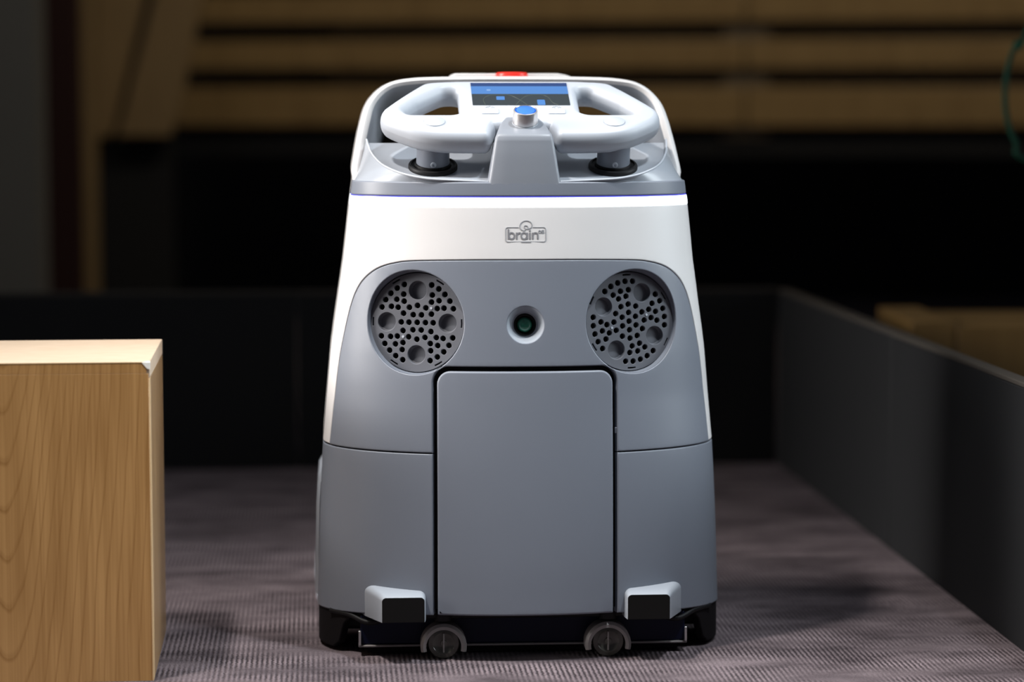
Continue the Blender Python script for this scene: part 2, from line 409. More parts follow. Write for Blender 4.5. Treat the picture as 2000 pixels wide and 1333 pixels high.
def strokes(name, lst, mapper, h, mat, parent, label=None):
    V = []; Fc = []; b = 0
    for pts, wd in lst:
        v, f = stroke(name, pts, wd, mapper, h, mat, parent); V.append(v); Fc += [tuple(i + b for i in q) for q in f]; b += len(v)
    return mesh(name, np.concatenate(V), Fc, mat, parent, smooth=False, label=label)
def arc(c, rx, ry, a0, a1, n=20): 
    t = np.radians(np.linspace(a0, a1, n)); return np.stack([c[0] + rx * np.cos(t), c[1] + ry * np.sin(t)], 1)
def line(a, b, n=2): return np.linspace(np.array(a, float), np.array(b, float), n)

# ------------------------------------------------------------------ the setting
def structure(o): o['kind'] = 'structure'; return o
fl = structure(box('floor', (-5.1, -4, -0.05), (5.1, 6, 0.0), M['carpet']))
structure(box('wall_back', (-5.1, 5.2, 0), (5.1, 5.3, 3.6), M['dark']))
structure(box('wall_left', (-5.1, -4, 0), (-5.0, 5.2, 3.6), M['dark']))
structure(box('wall_right', (5.0, -4, 0), (5.1, 5.2, 3.6), M['dark']))

# slatted wooden front behind the barriers: level boards with dark gaps, right end nearer
SW = structure(bpy.data.objects.new('wall_slatted', None)); link(SW)
SW.location = (0.25, 4.05, 0); SW.rotation_euler = (0, 0, R(-7.0))
z_low = 0.582
xs0 = -1.235; xj = 0.38
for i in range(9):
    z = z_low + 0.129 * i; hgt = 0.108 if i == 0 else 0.080
    if i: z += 0.029
    for xa, xb in ((xs0 + 0.012 * i, xj - 0.003), (xj + 0.003, 2.4)):
        box('slat', (xa, -0.02, z), (xb, 0.012, z + hgt), M['slat'], SW, bev=0.004)
box('backing_board', (-0.78, 0.03, 0.55), (2.4, 0.05, z_low + 1.30), M['backing'], SW)
box('post', (xj - 0.065, 0.0, 0.55), (xj + 0.065, 0.028, z_low + 1.30), M['backing'], SW, bev=0.003)
box('sill_beam', (xs0, 0.015, 0.50), (2.4, 0.075, 0.575), M['dark'], SW, bev=0.003)

def upright(name, px0, px1, Y, depth, z1, mat, label, rowb=None):
    a = at(px0, 300, Y)[0]; b = at(px1, 300, Y)[0]
    o = box(name, (a, Y, 0), (b, Y + depth, z1), mat, None, bev=0.004, label=label); o['category'] = 'column'; return o
upright('square_column', -60, 74, 3.0, 0.12, 3.2, M['greypost'], 'grey painted square column at the far left edge')
upright('wall_post', 88, 152, 3.35, 0.08, 3.2, M['redpost'], 'dark red post beside the grey column, left of the wooden boards')
upright('door_frame_post', 158, 186, 3.55, 0.05, 3.2, M['board'], 'narrow brown wooden post between the dark red post and the broad wooden boards')
def leaning_board(name, pxs, Y, mat, label):
    q = [at(px, row, Y) for px, row in pxs]
    o = prism(name, [(p[0], p[2]) for p in q], Y, Y + 0.03, mat, None, bev=0.003, label=label); o['category'] = 'board'; o['group'] = 'broad boards at the left end of the slatted wall'; return o
Yb = 3.62
leaning_board('wooden_board', [(188, -260), (345, -260), (281, 0), (222, 252), (214, 268), (188, 268)], Yb, M['board'], 'broad brown wooden board next to the narrow brown post, left of a slanting dark seam')
leaning_board('wooden_board', [(365, -260), (450, -260), (386, 40), (352, 205), (332, 266), (226, 266), (233, 252), (300, 0)], Yb - 0.02, M['board'], 'broad brown wooden board between the slanting dark seam and the slat ends')
box('board_support', (at(186, 300, Yb)[0], Yb + 0.035, 0.0), (at(330, 300, Yb)[0], Yb + 0.09, 0.62), M['dark'], None, label='black upright panel carrying the broad wooden boards')['category'] = 'panel'

# low charcoal barriers, room-aligned: a run on the right and a run behind
CORNER = np.array([0.4555, 1.57]); BH = 0.312; BT = 0.020
dirR = np.array([math.sin(ROOM), -math.cos(ROOM)]); dirB = np.array([-math.cos(ROOM), -math.sin(ROOM)])
def barrier(start, d, length, label, side):
    rz = math.atan2(d[1], d[0])
    t = thing('barrier_panel', label, 'barrier', (start[0], start[1], 0), rz, 'low charcoal barrier panels')
    y0, y1 = (0, BT) if side > 0 else (-BT, 0)
    box('panel', (0.001, y0, 0.0), (length - 0.001, y1, BH - 0.006), M['barrier'], t, bev=0.0015)
    box('top_edge', (0.001, y0 - 0.0005, BH - 0.006), (length - 0.001, y1 + 0.0005, BH), M['trim'], t, bev=0.0015)
    box('foot_rail', (0.02, y0 - 0.0 + (BT if side > 0 else -0.012), 0.0), (length - 0.02, (y1 + 0.012) if side > 0 else y0, 0.02), M['black'], t)
    return t
pR = CORNER
barrier(pR, dirR, 0.85, 'far charcoal barrier panel of the right-hand run, ending at the back corner', 1)
barrier(pR + dirR * 0.85, dirR, 0.85, 'near charcoal barrier panel of the right-hand run, in front of the wooden blocks', 1)
pB = CORNER + dirB * 0.0
for i, lab in enumerate(('charcoal barrier panel directly behind the cleaning robot, from the back corner', 'charcoal barrier panel across the back, between the robot and the maple box', 'leftmost charcoal barrier panel across the back, above the maple box')):
    barrier(pB + dirB * 0.85 * i, dirB, 0.85, lab, -1)

# wooden blocks beyond the right barrier
for k, (px0, px1, h, lab) in enumerate(((1783, 1868, 0.292, 'brown wooden block beyond the right barrier, left one of two'), (1871, 2120, 0.284, 'brown wooden block beyond the right barrier, right one of two'))):
    Y = 1.12; a = at(px0, 640, Y)[0]; b = at(px1, 640, Y)[0]
    t = thing('wooden_block', lab, 'block', (a, Y, 0), R(2), 'wooden blocks beyond the right barrier')
    W = b - a
    box('front_board', (0, 0, 0), (W, 0.018, h - 0.018), M['crate'], t, bev=0.001)
    box('top_board', (0, 0, h - 0.018), (W, 0.30, h), M['crate'], t, bev=0.001)
    box('side_board', (0, 0.018, 0), (0.018, 0.30, h - 0.018), M['crate'], t, bev=0.001)
    box('side_board', (W - 0.018, 0.018, 0), (W, 0.30, h - 0.018), M['crate'], t, bev=0.001)

# maple box, front left
BX = thing('wooden_box', 'large maple veneered box standing on the carpet at front left, one top corner chipped', 'box', (-0.4105, -0.085, 0), R(5.2))
bh, bd, bw = 0.3535, 0.262, 0.60
fb = box('front_panel', (-bw, 0.0, 0.0), (-0.0015, 0.018, bh - 0.0128), M['maple'], BX, bev=0.0003)
box('side_panel', (-0.018, 0.0185, 0.0), (0.0, bd, bh - 0.0185), M['maple_side'], BX, bev=0.0006)
box('side_panel', (-bw, 0.0185, 0.0), (-bw + 0.018, bd, bh - 0.0185), M['maple_side'], BX, bev=0.0006)
box('back_panel', (-bw + 0.0185, bd - 0.018, 0.0), (-0.0185, bd, bh - 0.0185), M['maple'], BX, bev=0.0006)
box('top_panel', (-bw, 0.0012, bh - 0.018), (0.0, bd, bh), M['maple_top'], BX, bev=0.0008)
box('front_rail', (-bw, 0.0, bh - 0.0127), (-0.0035, 0.0011, bh - 0.0010), M['maple'], BX, bev=0.0003)
box('edge_band', (-0.0015, -0.0003, 0.0), (0.0, 0.018, bh - 0.0185), M['edge'], BX, bev=0.0004, label='pale edge band')
box('edge_band', (-bw, -0.0003, bh - 0.0010), (-0.0035, 0.0012, bh - 0.0002), M['edge'], BX, label='pale edge band')
chip = [(-0.0085, -0.0006, bh - 0.0005), (0.0006, -0.0006, bh - 0.0005), (0.0006, -0.0006, bh - 0.0085), (-0.0032, -0.0006, bh - 0.0070), (0.0006, 0.004, bh - 0.0005), (-0.0085, 0.003, bh - 0.0005), (0.0006, 0.002, bh - 0.0085), (-0.0032, 0.002, bh - 0.0070), (-0.001, 0.002, bh + 0.0005)]
mesh('chipped_corner', chip, [(0, 1, 2, 3), (1, 4, 6, 2), (0, 8, 1), (1, 8, 4), (4, 8, 5), (5, 8, 0), (3, 2, 6, 7), (0, 3, 7, 5)], M['chip'], BX, label='bare white chip in the corner')

# green cable hanging at the right edge
cpts = [(1.15, 1.25, 3.4), (1.05, 1.2, 2.0), (0.92, 1.05, 1.15)]
cpts += [tuple(at(px, row, 0.95)) for px, row in ((2012, 46), (1986, 84), (1969, 132), (1963, 190), (1969, 240), (1985, 280), (2012, 318))]
cpts += [(0.98, 1.0, 0.47), (1.12, 1.05, 0.40), (1.25, 1.1, 0.2), (1.33, 1.12, 0.03), (1.40, 1.1, 0.004), (1.6, 1.0, 0.004)]
cb = tube('hanging_cable', smooth_path(cpts, 10), 0.0040, M['green'], label='thin green cable hanging in a loop at the right edge'); cb['category'] = 'cable'

# ------------------------------------------------------------------ the cleaning robot
RB = thing('cleaning_robot', 'white and grey floor cleaning robot with handlebar and two round grilles, standing on carpet', 'robot', (0, 0, 0), YAW)
ZT = np.array([0, .048, .096, .156, .204, .240, .30, .348, .45, .516, .546, .70])
HT = np.array([.2330, .2330, .232, .2305, .2288, .2272, .2224, .2185, .2044, .1975, .1936, .170]) * (1 + 0.022 * (0.56 - ZT) / 0.55)
def hw(z): return np.interp(z, ZT, HT)
def yf(z): return .03 * (np.clip(np.asarray(z) - .1, 0, 1) / .45) ** 1.5
SN = 2.1
def SA_(z): return np.interp(z, [.30, .546], [.135, .095])
_T = np.linspace(0, math.pi / 2, 220); _CX = np.sin(_T) ** (2 / SN); _CY = 1 - np.cos(_T) ** (2 / SN)
def S(s, z):
    s = np.asarray(s, float); z = np.asarray(z, float); out = np.empty((len(s), 3)); W = hw(z); Y0 = yf(z)
    for i in range(len(s)):
        a_ = float(SA_(z[i])); x = W[i] * _CX; y = a_ * _CY
        Lc = np.concatenate([[0], np.cumsum(np.hypot(np.diff(x), np.diff(y)))]); a = abs(s[i])
        if a > Lc[-1]: px, py = W[i], a_ + a - Lc[-1]
        else: px, py = np.interp(a, Lc, x), np.interp(a, Lc, y)
        out[i] = (math.copysign(px, s[i]), Y0[i] + py, z[i])
    return out
def Sn(s, z, e=0.002):
    a = S(s + e, z) - S(s - e, z); b = S(s, z + e) - S(s, z - e)
    n = np.cross(a, b); return n / np.linalg.norm(n, axis=1)[:, None]
def SM(s, z, h): s = np.asarray(s, float); z = np.asarray(z, float); return S(s, z) + Sn(s, z) * np.asarray(h)[:, None]
def mirror(half): half = [tuple(p) for p in half]; return half + [(-s, z) for s, z in reversed(half) if abs(s) > 1e-6]

SB = 0.345                                       # half width of the front mouldings, measured round the body
ZS, ZL0, ZL1, ZLIP = 0.2395, 0.5175, 0.5290, 0.5455
face_half = [(.2550, ZS), (.2485, .285), (.239, .331), (.2255, .376), (.214, .406), (.2025, .4245), (.189, .4372), (.1715, .4472), (.150, .4532), (.125, .4560), (.06, .4575), (0.0, .4577)]
fh = smooth_path([(a, b, 0) for a, b in face_half], 5)[:, :2]
face_curve = [tuple(p) for p in fh]              # right side, bottom to top centre
gapd = 0.0006
grow = [(s + gapd * 1.2, z + gapd) for s, z in face_curve]
# white upper shell with the opening for the face
shell = [(SB, ZS + .0006)] + [(SB, ZL0)] + [(-SB, ZL0)] + [(-SB, ZS + .0006)] + [(-s, z if i else ZS + .0006) for i, (s, z) in enumerate(grow)] + [(s, z if z > ZS + .001 else ZS + .0006) for s, z in reversed(grow[:-1])]
panel('upper_shell', shell, [], SM, 0.012, M['white'], RB, bev=0.0012, grid=0.012, label='white upper shell')
# grey face with cut-outs
DHW, DTOP, DBOT = 0.1012, 0.3325, 0.0545         # hatch door
G = 0.0052
notch = [(-(DHW + G), ZS), (-(DHW + G), DTOP - .012), (-(DHW + G) + .004, DTOP - .003 + .002), (-(DHW - .014), DTOP + G), ((DHW - .014), DTOP + G), (DHW + G - .004, DTOP - .001), (DHW + G, DTOP - .012), (DHW + G, ZS)]
nt_ = rounded([(-(DHW + G), ZS), (-(DHW + G), DTOP + G), (DHW + G, DTOP + G), (DHW + G, ZS)], [0, .019, .019, 0], 8)
nl = [tuple(p) for p in nt_]
nl = sorted(nl, key=lambda p: 0)                 # keep order
# order the notch from left bottom over the top to right bottom
ang = [math.atan2(p[1] - ZS - 0.02, p[0]) for p in nl]
nl = [p for _, p in sorted(zip([(-a) if a > -math.pi / 2 + .1 else -(a + 2 * math.pi) for a in ang], nl))]
facepoly = [(-s, z) for s, z in reversed(face_curve[:-1])]   # top centre side -> left bottom
facepoly = [tuple(face_curve[-1])] + facepoly + nl + [tuple(p) for p in face_curve[:-1]]
GC, GZ, GR = 0.1285, 0.3865, 0.0590
LZ, LR = 0.3850, 0.0207
panel('front_panel', facepoly, [circle((-GC, GZ), GR, 64), circle((GC, GZ), GR, 64), circle((0, LZ), LR, 40)], SM, 0.012, M['grey'], RB, bev=0.0014, grid=0.009, step=0.004, label='grey front panel')
# grey lower shell
zb = lambda s: .0545 - .009 * np.clip((abs(s) - .10) / .20, 0, 1)
ls = np.linspace(SB, DHW + G, 26)
low = [(DHW + G, ZS - .0012)] + [(SB, ZS - .0012)] + [(s, float(zb(s))) for s in ls]
low[-1] = (DHW + G, float(zb(DHW + G)))
panel('lower_shell', low, [], SM, 0.012, M['grey'], RB, bev=0.0016, grid=0.012, label='grey lower shell half')
panel('lower_shell', [(-s, z) for s, z in low], [], SM, 0.012, M['grey'], RB, bev=0.0016, grid=0.012, label='grey lower shell half')
# hatch door
door = rounded([(-DHW, DBOT), (DHW, DBOT), (DHW, DTOP), (-DHW, DTOP)], [.0015, .0015, .0155, .0155], 8)
panel('hatch_door', door, [], SM, 0.012, M['grey'], RB, bev=0.0026, steps=4, grid=0.012, h0=0.0005, label='plain grey hatch door')
for sx, zz in ((DHW + G + .001, .2635),):
    p = SM(np.array([sx - .002]), np.array([zz]), np.array([-0.003]))[0]
    box('hinge_tab', p - [.0012, .001, .0035], p + [.0012, .004, .0035], M['grey'], RB, bev=0.0005)
# dark inner body that shows in the gaps
def loft_rows(name, sarr, zarr, h, mat, closed_top=False):
    V = []; n = len(sarr)
    for z in zarr: V.append(SM(sarr, np.full(n, z), np.full(n, h)))
    f = [(i * n + k, i * n + k + 1, (i + 1) * n + k + 1, (i + 1) * n + k) for i in range(len(zarr) - 1) for k in range(n - 1)]
    return mesh(name, np.concatenate(V), f, mat, RB)
sarr = np.linspace(-SB, SB, 61)
# leave the inner body out where grilles and lens recess go deeper than it
def inner_core():
    outer = [(-SB, .06), (SB, .06), (SB, .54), (-SB, .54)]
    return panel('inner_body', outer, [circle((-GC, GZ), GR + .001, 48), circle((GC, GZ), GR + .001, 48), circle((0, LZ), LR + .002, 32)], SM, 0.003, M['black'], RB, bev=0, grid=0.016, step=0.01, h0=-0.0085)
inner_core()
# rear half of the body
def rear_shell(name, z0, z1, mat, nz, inner=0.0):
    V = []; nR = 40
    for z in np.linspace(z0, z1, nz):
        e = S(np.array([SB]), np.array([z]))[0]; W = float(hw(z)); yb = 0.43 - 0.04 * (z / .55) ** 2
        row = [(W, e[1], z)]
        for k in range(nR + 1):
            a = math.pi * k / nR; c, s_ = math.cos(a), math.sin(a)
            row.append((W * math.copysign(abs(c) ** .62, c), yb - .10 + .10 * abs(s_) ** .62, z))
        row.append((-W, e[1], z)); V += row
    n = nR + 3
    f = [(i * n + k, i * n + k + 1, (i + 1) * n + k + 1, (i + 1) * n + k) for i in range(nz - 1) for k in range(n - 1)]
    return mesh(name, V, f, mat, RB)
rear_shell('rear_shell', ZS, ZLIP, M['white'], 16)['label'] = 'white rear shell'
rear_shell('rear_base', .046, ZS - .0012, M['grey'], 10)['label'] = 'grey rear base'
# light strip round the top of the shell
lsb = 0.30
panel('light_strip', [(-lsb, ZL0 + .0002), (lsb, ZL0 + .0002), (lsb, ZL1 - .0012), (-lsb, ZL1 - .0012)], [], SM, 0.006, M['led'], RB, bev=0.0006, grid=0, step=0.006, h0=0.0002, label='glowing white light strip')
panel('light_strip_edge', [(-lsb - .004, ZL1 - .0011), (lsb + .004, ZL1 - .0011), (lsb + .004, ZL1 - .0002), (-lsb - .004, ZL1 - .0002)], [], SM, 0.006, M['ledblue'], RB, bev=0, grid=0, step=0.006, h0=-0.0002, label='blue halo of the light strip, drawn as a thin glowing band')  # halo where the strip's light falls off, built as a glowing band
for sg in (-1, 1):
    q = sorted([sg * lsb, sg * (lsb + .010)])
    panel('light_strip_end', [(q[0], ZL0 + .0004), (q[1], ZL0 + .0004), (q[1], ZL1 - .0012), (q[0], ZL1 - .0012)], [], SM, 0.006, M['ledblue'], RB, bev=0, grid=0, step=0.004, h0=0.0, label='blue end of the light strip')
# grey lip above the strip
panel('deck_lip', [(-SB, ZL1), (SB, ZL1), (SB, ZLIP), (-SB, ZLIP)], [], SM, 0.014, M['grey'], RB, bev=0.002, steps=4, grid=0.0, step=0.006, label='grey lip of the control deck')

# ---- round grilles
def grille(sgn, rot):
    c = SM(np.array([sgn * GC]), np.array([GZ]), np.array([0.0]))[0]
    n = Sn(np.array([sgn * GC]), np.array([GZ]))[0]
    ez = np.array([0, 0, 1.0]) - n * n[2]; ez /= np.linalg.norm(ez); ex = np.cross(ez, n)
    if ex[0] < 0: ex = -ex
    depth = 0.0135; RD = 0.0566
    def mp(u, v, h): return c[None] - n[None] * depth + np.outer(u, ex) + np.outer(v, ez) + np.outer(h, n)
    cr, sr = math.cos(-rot), math.sin(-rot)
    def rt(r, a): x, y = r * math.sin(a), r * math.cos(a); return np.array([x * cr - y * sr, x * sr + y * cr]) * RD
    holes = []
    for q in range(4):
        b = q * math.pi / 2
        for r, lst in ((.815, (21, 33, 45, 57, 69)), (.637, (29, 45.5, 62)), (.508, (35.5, 55.5)), (.345, (31, 60))):
            for d in lst: holes.append(rt(r, b + R(d)))
        holes.append(rt(.34, b))
    for q in range(6): holes.append(rt(.176, R(30 + 60 * q)))
    holes.append(np.array([0, 0.0]))
    cups = [rt(.648, q * math.pi / 2) for q in range(4)]
    H = [circle(h, .0590 * RD, 14) for h in holes] + [circle(k, .190 * RD, 32) for k in cups]
    for q in range(6):
        a = R(30 + 60 * q); pa = [rt(.945 + d, a + t) for d, t in ((-.014, -.09), (-.014, 0), (-.014, .09), (.014, .09), (.014, 0), (.014, -.09))]
        H.append(np.array(pa))
    g = panel('grille', circle((0, 0), RD, 96), H, mp, 0.0035, M['grille'], RB, bev=0.0004, steps=1, grid=0.006, step=0.02, label='perforated round grille')
    # cups: four shallow round dishes set in the disc
    Mx = lambda k: frame(c - n * depth + ex * k[0] + ez * k[1], ex, ez, n)
    for k in cups:
        lathe('cup', [(.196 * RD, -.0004), (.190 * RD, -.0006), (.178 * RD, -.0052), (.16 * RD, -.0060), (0.0, -.0060)], M['grille'], g, Mx(k), 32)
    for d in (45, 225):
        k = rt(.415, R(d - (0 if sgn < 0 else 0)))
        lathe('screw', [(.0016, .0002), (.0014, .0008), (0.0, .0008)], M['handle'], g, Mx(k), 12)
    lathe('backing', [(RD * 1.02, -.0100), (0, -.0100)], M['black'], g, frame(c - n * depth, ex, ez, n), 40)
    # flared recess wall from the panel opening down to the disc
    cp = circle((sgn * GC, GZ), GR - .0002, 72); V = []; m_ = len(cp)
    top = SM(cp[:, 0], cp[:, 1], np.full(m_, -.0012))
    rel = top - c; u = rel @ ex; v = rel @ ez; k = np.hypot(u, v)
    for f_, hh in ((0.0, None), (.35, None), (.75, None), (1.0, None)):
        tgt = c[None] - n[None] * (depth + .003) + np.outer(u / k * (RD + .0006), ex) + np.outer(v / k * (RD + .0006), ez)
        mix = top * (1 - f_) + tgt * f_
        V.append(mix)
    fc = [(i * m_ + j, i * m_ + (j + 1) % m_, (i + 1) * m_ + (j + 1) % m_, (i + 1) * m_ + j) for i in range(3) for j in range(m_)]
    mesh('grille_recess', np.concatenate(V), fc, M['grey'], RB, label='grey recess round a grille')
    return g
grille(-1, 0.0); grille(1, R(28.5))

# ---- camera lens in its funnel
c0 = SM(np.array([0.0]), np.array([LZ]), np.array([0.0]))[0]; n0 = Sn(np.array([0.0]), np.array([LZ]))[0]
ez0 = np.array([0, 0, 1.0]) - n0 * n0[2]; ez0 /= np.linalg.norm(ez0); ex0 = np.array([1.0, 0, 0])
FR = frame(c0, ex0, ez0, n0)
lathe('lens_funnel', [(LR + .0004, -.0010), (LR - .0004, -.0022), (LR - .0030, -.0065), (.0148, -.0118), (.0122, -.0125)], M['deck'], RB, FR, 56, label='grey funnel round the lens')
ln = lathe('camera_lens', [(.0128, -.0120), (.0118, -.0112), (.0104, -.0115), (.0088, -.0150), (.0, -.0150)], M['window'], RB, FR, 48, label='black camera lens')
lathe('lens_glass', [(.0086, -.0148), (.0072, -.0122), (.0045, -.0106), (.0, -.0100)], M['lens'], ln, FR, 40)

# ---- logo: outline with a gap, a curl, the word and a raised suffix
lc = (0.0008, 0.4865)
def pxl(x, y): return (lc[0] + (x - 880) / 19.04 * 0.000578, lc[1] - (y - 715) / 19.04 * 0.000578)
def P2(l): return np.array([pxl(x, y) for x, y in l])
K = 1 / 19.04 * 0.000578
def alist(cx, cy, rx, ry, a0, a1, n=22): return P2([(cx + rx * math.cos(R(t)), cy - ry * math.sin(R(t))) for t in np.linspace(a0, a1, n)])
sw = 58 * K; tw = 30 * K
def seg(a, b): return P2([a, b])
LG = [
    ([seg((238, 515), (238, 885)), alist(355, 765, 100, 115, 0, 360, 30)], sw, 'letter_b'),
    ([seg((543, 640), (543, 890)), alist(655, 770, 112, 112, 180, 75, 12)], sw, 'letter_r'),
    ([seg((930, 645), (930, 885)), alist(815, 768, 105, 118, 0, 360, 30)], sw, 'letter_a'),
    ([seg((1033, 650), (1033, 890)), seg((1033, 548), (1033, 606))], sw, 'letter_i'),
    ([seg((1140, 645), (1140, 885)), np.concatenate([alist(1238, 740, 88, 85, 180, 0, 18), seg((1326, 742), (1326, 890))])], sw, 'letter_n'),
    ([alist(1398, 612, 40, 46, 0, 360, 22)], tw, 'letter_o'),
    ([np.concatenate([P2([(1556, 562), (1505, 560)]), alist(1500, 584, 34, 24, 90, 270, 8), P2([(1530, 612)]), alist(1522, 636, 34, 24, 90, -90, 8), P2([(1515, 660), (1462, 660)])])], tw, 'letter_s'),
    ([P2([(605, 450), (215, 450)]), alist(215, 530, 85, 80, 90, 180, 8), P2([(130, 530), (130, 890)]), alist(215, 890, 85, 95, 180, 270, 8), P2([(215, 985), (1540, 985)]),
      alist(1540, 890, 85, 95, 270, 360, 8), P2([(1625, 890), (1625, 530)]), alist(1540, 530, 85, 80, 0, 90, 8), P2([(1540, 450), (1150, 450)])], 24 * K, 'outline'),
    ([smooth_path([(x, y, 0) for x, y in [pxl(*q) for q in ((965, 470), (950, 420), (915, 392), (870, 385), (832, 400), (820, 440), (845, 485), (910, 510), (990, 503), (1065, 470), (1105, 420), (1112, 350), (1070, 265), (985, 218), (900, 206), (800, 225), (700, 300), (655, 400), (680, 490), (740, 550), (810, 570), (880, 545))]], 5)[:, :2]], 30 * K, 'curl'),
    ([P2([(705, 988), (1070, 988)])], 40 * K, 'small_print'),
]
lg = bpy.data.objects.new('logo', None); link(lg, RB); lg['label'] = 'grey printed logo reading brain OS'
for pl, wd, nm in LG:
    strokes(nm, [(p, wd) for p in pl], SM, 0.00035, M['ink'] if nm.startswith('letter') and wd == sw else M['paleink'], lg)

# ---- sensor housings at the bottom corners
def housing(sg):
    def rr(x0, x1, z0, z1, r, y, n=7):
        p = rounded([(x0, z0), (x1, z0), (x1, z1), (x0, z1)], [.0008, .0008, r, r], n)
        return np.array([(sg * a, y, b) for a, b in p])
    xi, xo = .1150, .1635
    secs = [rr(xi - .0055, xo + .030, .047, .0870, .012, .085), rr(xi - .0035, xo + .019, .0475, .0850, .010, .045), rr(xi - .0012, xo + .005, .0485, .0812, .007, .010),
            rr(xi - .0002, xo + .0008, .0492, .0788, .0050, -.0015), rr(xi + .0006, xo - .0002, .0496, .0780, .0045, -.003)]
    n = len(secs[0]); V = np.concatenate(secs)
    f = [(i * n + k, i * n + (k + 1) % n, (i + 1) * n + (k + 1) % n, (i + 1) * n + k) for i in range(len(secs) - 1) for k in range(n)] + [tuple(range((len(secs) - 1) * n, len(secs) * n))]
    hsg = mesh('sensor_housing', V, f, M['deck'], RB, sharp=50, label='grey corner sensor housing')
    p = rounded([(xi + .0004, .0494), (xo, .0494), (xo, .0780), (xi + .0004, .0780)], [.0008, .0008, .0045, .0045], 8)
    def mp(u, v, h): return np.stack([sg * u, -.0032 - h, v], 1)
    panel('sensor_window', p, [], mp, 0.004, M['window'], hsg, bev=0.0006, grid=0, step=0.01)
housing(-1); housing(1)

# ---- underside: chassis, skirts, squeegee, casters, wheels
box('chassis', (-.212, .090, .022), (.212, .41, .075), M['black'], RB, bev=.006)
box('bumper_bar', (-.150, .030, .046), (.150, .050, .0535), M['black'], RB, bev=.002, label='dark bar under the front edge')
for sg in (-1, 1):
    e = [(sg * s, z) for s, z in ((.205, .052), (.335, .052), (.335, .010), (.328, .004), (.243, .004), (.232, .012), (.224, .034), (.215, .042))]
    panel('side_skirt', e, [], lambda u, v, h: SM(u, v, h), 0.010, M['rubber'], RB, bev=.002, grid=.012, h0=-.0015, label='black side skirt')
    sk = [(sg * .150, .040, .0475), (sg * .178, .045, .040), (sg * .200, .062, .046), (sg * .222, .085, .047)]
    tube('cable_arm', smooth_path(sk, 6), .0032, M['black'], RB, 8)
    # drive wheel under the rear half
    lathe('drive_wheel', [(0, -.02), (.055, -.02), (.0680, -.016), (.0700, -.010), (.0700, .010), (.0680, .016), (.055, .02), (0, .02)], M['rubber'], RB, frame((sg * .19, .30, .070), (0, 1, 0), (0, 0, 1), (1, 0, 0)), 40)
    cz = lathe('wheel_cover', [(.0, .018), (.030, .0165), (.046, .011), (.052, -.004)], M['deck'], RB, frame((sg * .2255, .28, .056), (0, 1, 0), (0, 0, 1), (sg, 0, 0)), 40, label='pale round wheel cover')
    # bulging side cover
    x = lambda z: float(hw(z))
    V = []; ys = (.17, .20, .33, .36); zs = (.05, .10, .16, .186, .194)
    out = (0.0005, .0035, .0060, .0060, .0005)
    for z, o_ in zip(zs, (.0035, .0045, .0050, .0045, .0)):
        for y, q in zip((.16, .175, .34, .36), (-.004, 0, 0, -.004)): V.append((sg * (x(z) + o_ + q), y, z))
    f = [(i * 4 + k, i * 4 + k + 1, i * 4 + k + 5, i * 4 + k + 4) for i in range(4) for k in range(3)]
    mesh('side_cover', V, f, M['deck'], RB, sharp=50, label='grey side cover')
box('squeegee', (-.188, .050, .0125), (.188, .066, .048), M['navy'], RB, bev=.002, label='dark blue suction bar')
box('squeegee_strip', (-.190, .047, .0105), (.190, .067, .0128), M['fork'], RB, bev=.0006, label='thin grey strip under the suction bar')
box('squeegee_blade', (-.180, .055, .0025), (.180, .061, .0105), M['rubber'], RB)
for sg in (-1, 1):
    box('end_clip', (sg * .1885 - .0015, .045, .013), (sg * .1885 + .0015, .049, .030), M['steel'], RB, bev=.0005)
for px in (866, 1186):
    cx = loc(px, 1262, .035)[0]
    cst = bpy.data.objects.new('caster', None); link(cst, RB); cst.location = (cx, .035, 0)
    a = arc((0, 0), 1, 1, -14, 194, 40); V = []
    for r_, y in ((.0265, -.010), (.0265, .012), (.0200, .012), (.0200, -.0135), (.0235, -.0135)):
        V += [(r_ * p[0], y, .0150 + r_ * p[1]) for p in a]
    n = len(a); f = [(i * n + k, i * n + k + 1, ((i + 1) % 5) * n + k + 1, ((i + 1) % 5) * n + k) for i in range(5) for k in range(n - 1)] + [tuple(i * n for i in range(5)), tuple(i * n + n - 1 for i in range(5))]
    mesh('fork', V, f, M['fork'], cst, sharp=35)
    Y = frame((0, 0, .0188), (1, 0, 0), (0, 0, 1), (0, -1, 0))
    lathe('wheel', [(0, -.010), (.0165, -.010), (.0186, -.006), (.0188, 0), (.0186, .0070), (.0172, .0095), (.0125, .0102), (.011, .0090), (.004, .0085), (.0035, .0105), (0, .0108)], M['smoke'], cst, Y, 40)
    box('wheel_rib', (-.0009, -.0108, .0080), (.0009, -.0085, .0300), M['fork'], cst, bev=.0004)
    lathe('stem', [(.0105, .044), (.0105, .060)], M['black'], cst, Matrix.Identity(4), 24)

# ---- narrow grip strip on the right flank
V = []
for z, o_ in zip((.338, .342, .36, .42, .465, .478, .483), (-.002, .0028, .0040, .0046, .0046, .0030, -.003)):
    for y, q in zip((.165, .172, .20, .207), (-.005, 0, 0, -.005)): V.append((float(hw(z)) + o_ + q, y, z))
f = [(i * 4 + k, i * 4 + k + 1, i * 4 + k + 5, i * 4 + k + 4) for i in range(6) for k in range(3)]
mesh('side_grip', V, f, M['white'], RB, sharp=50, label='narrow white strip on the right flank')

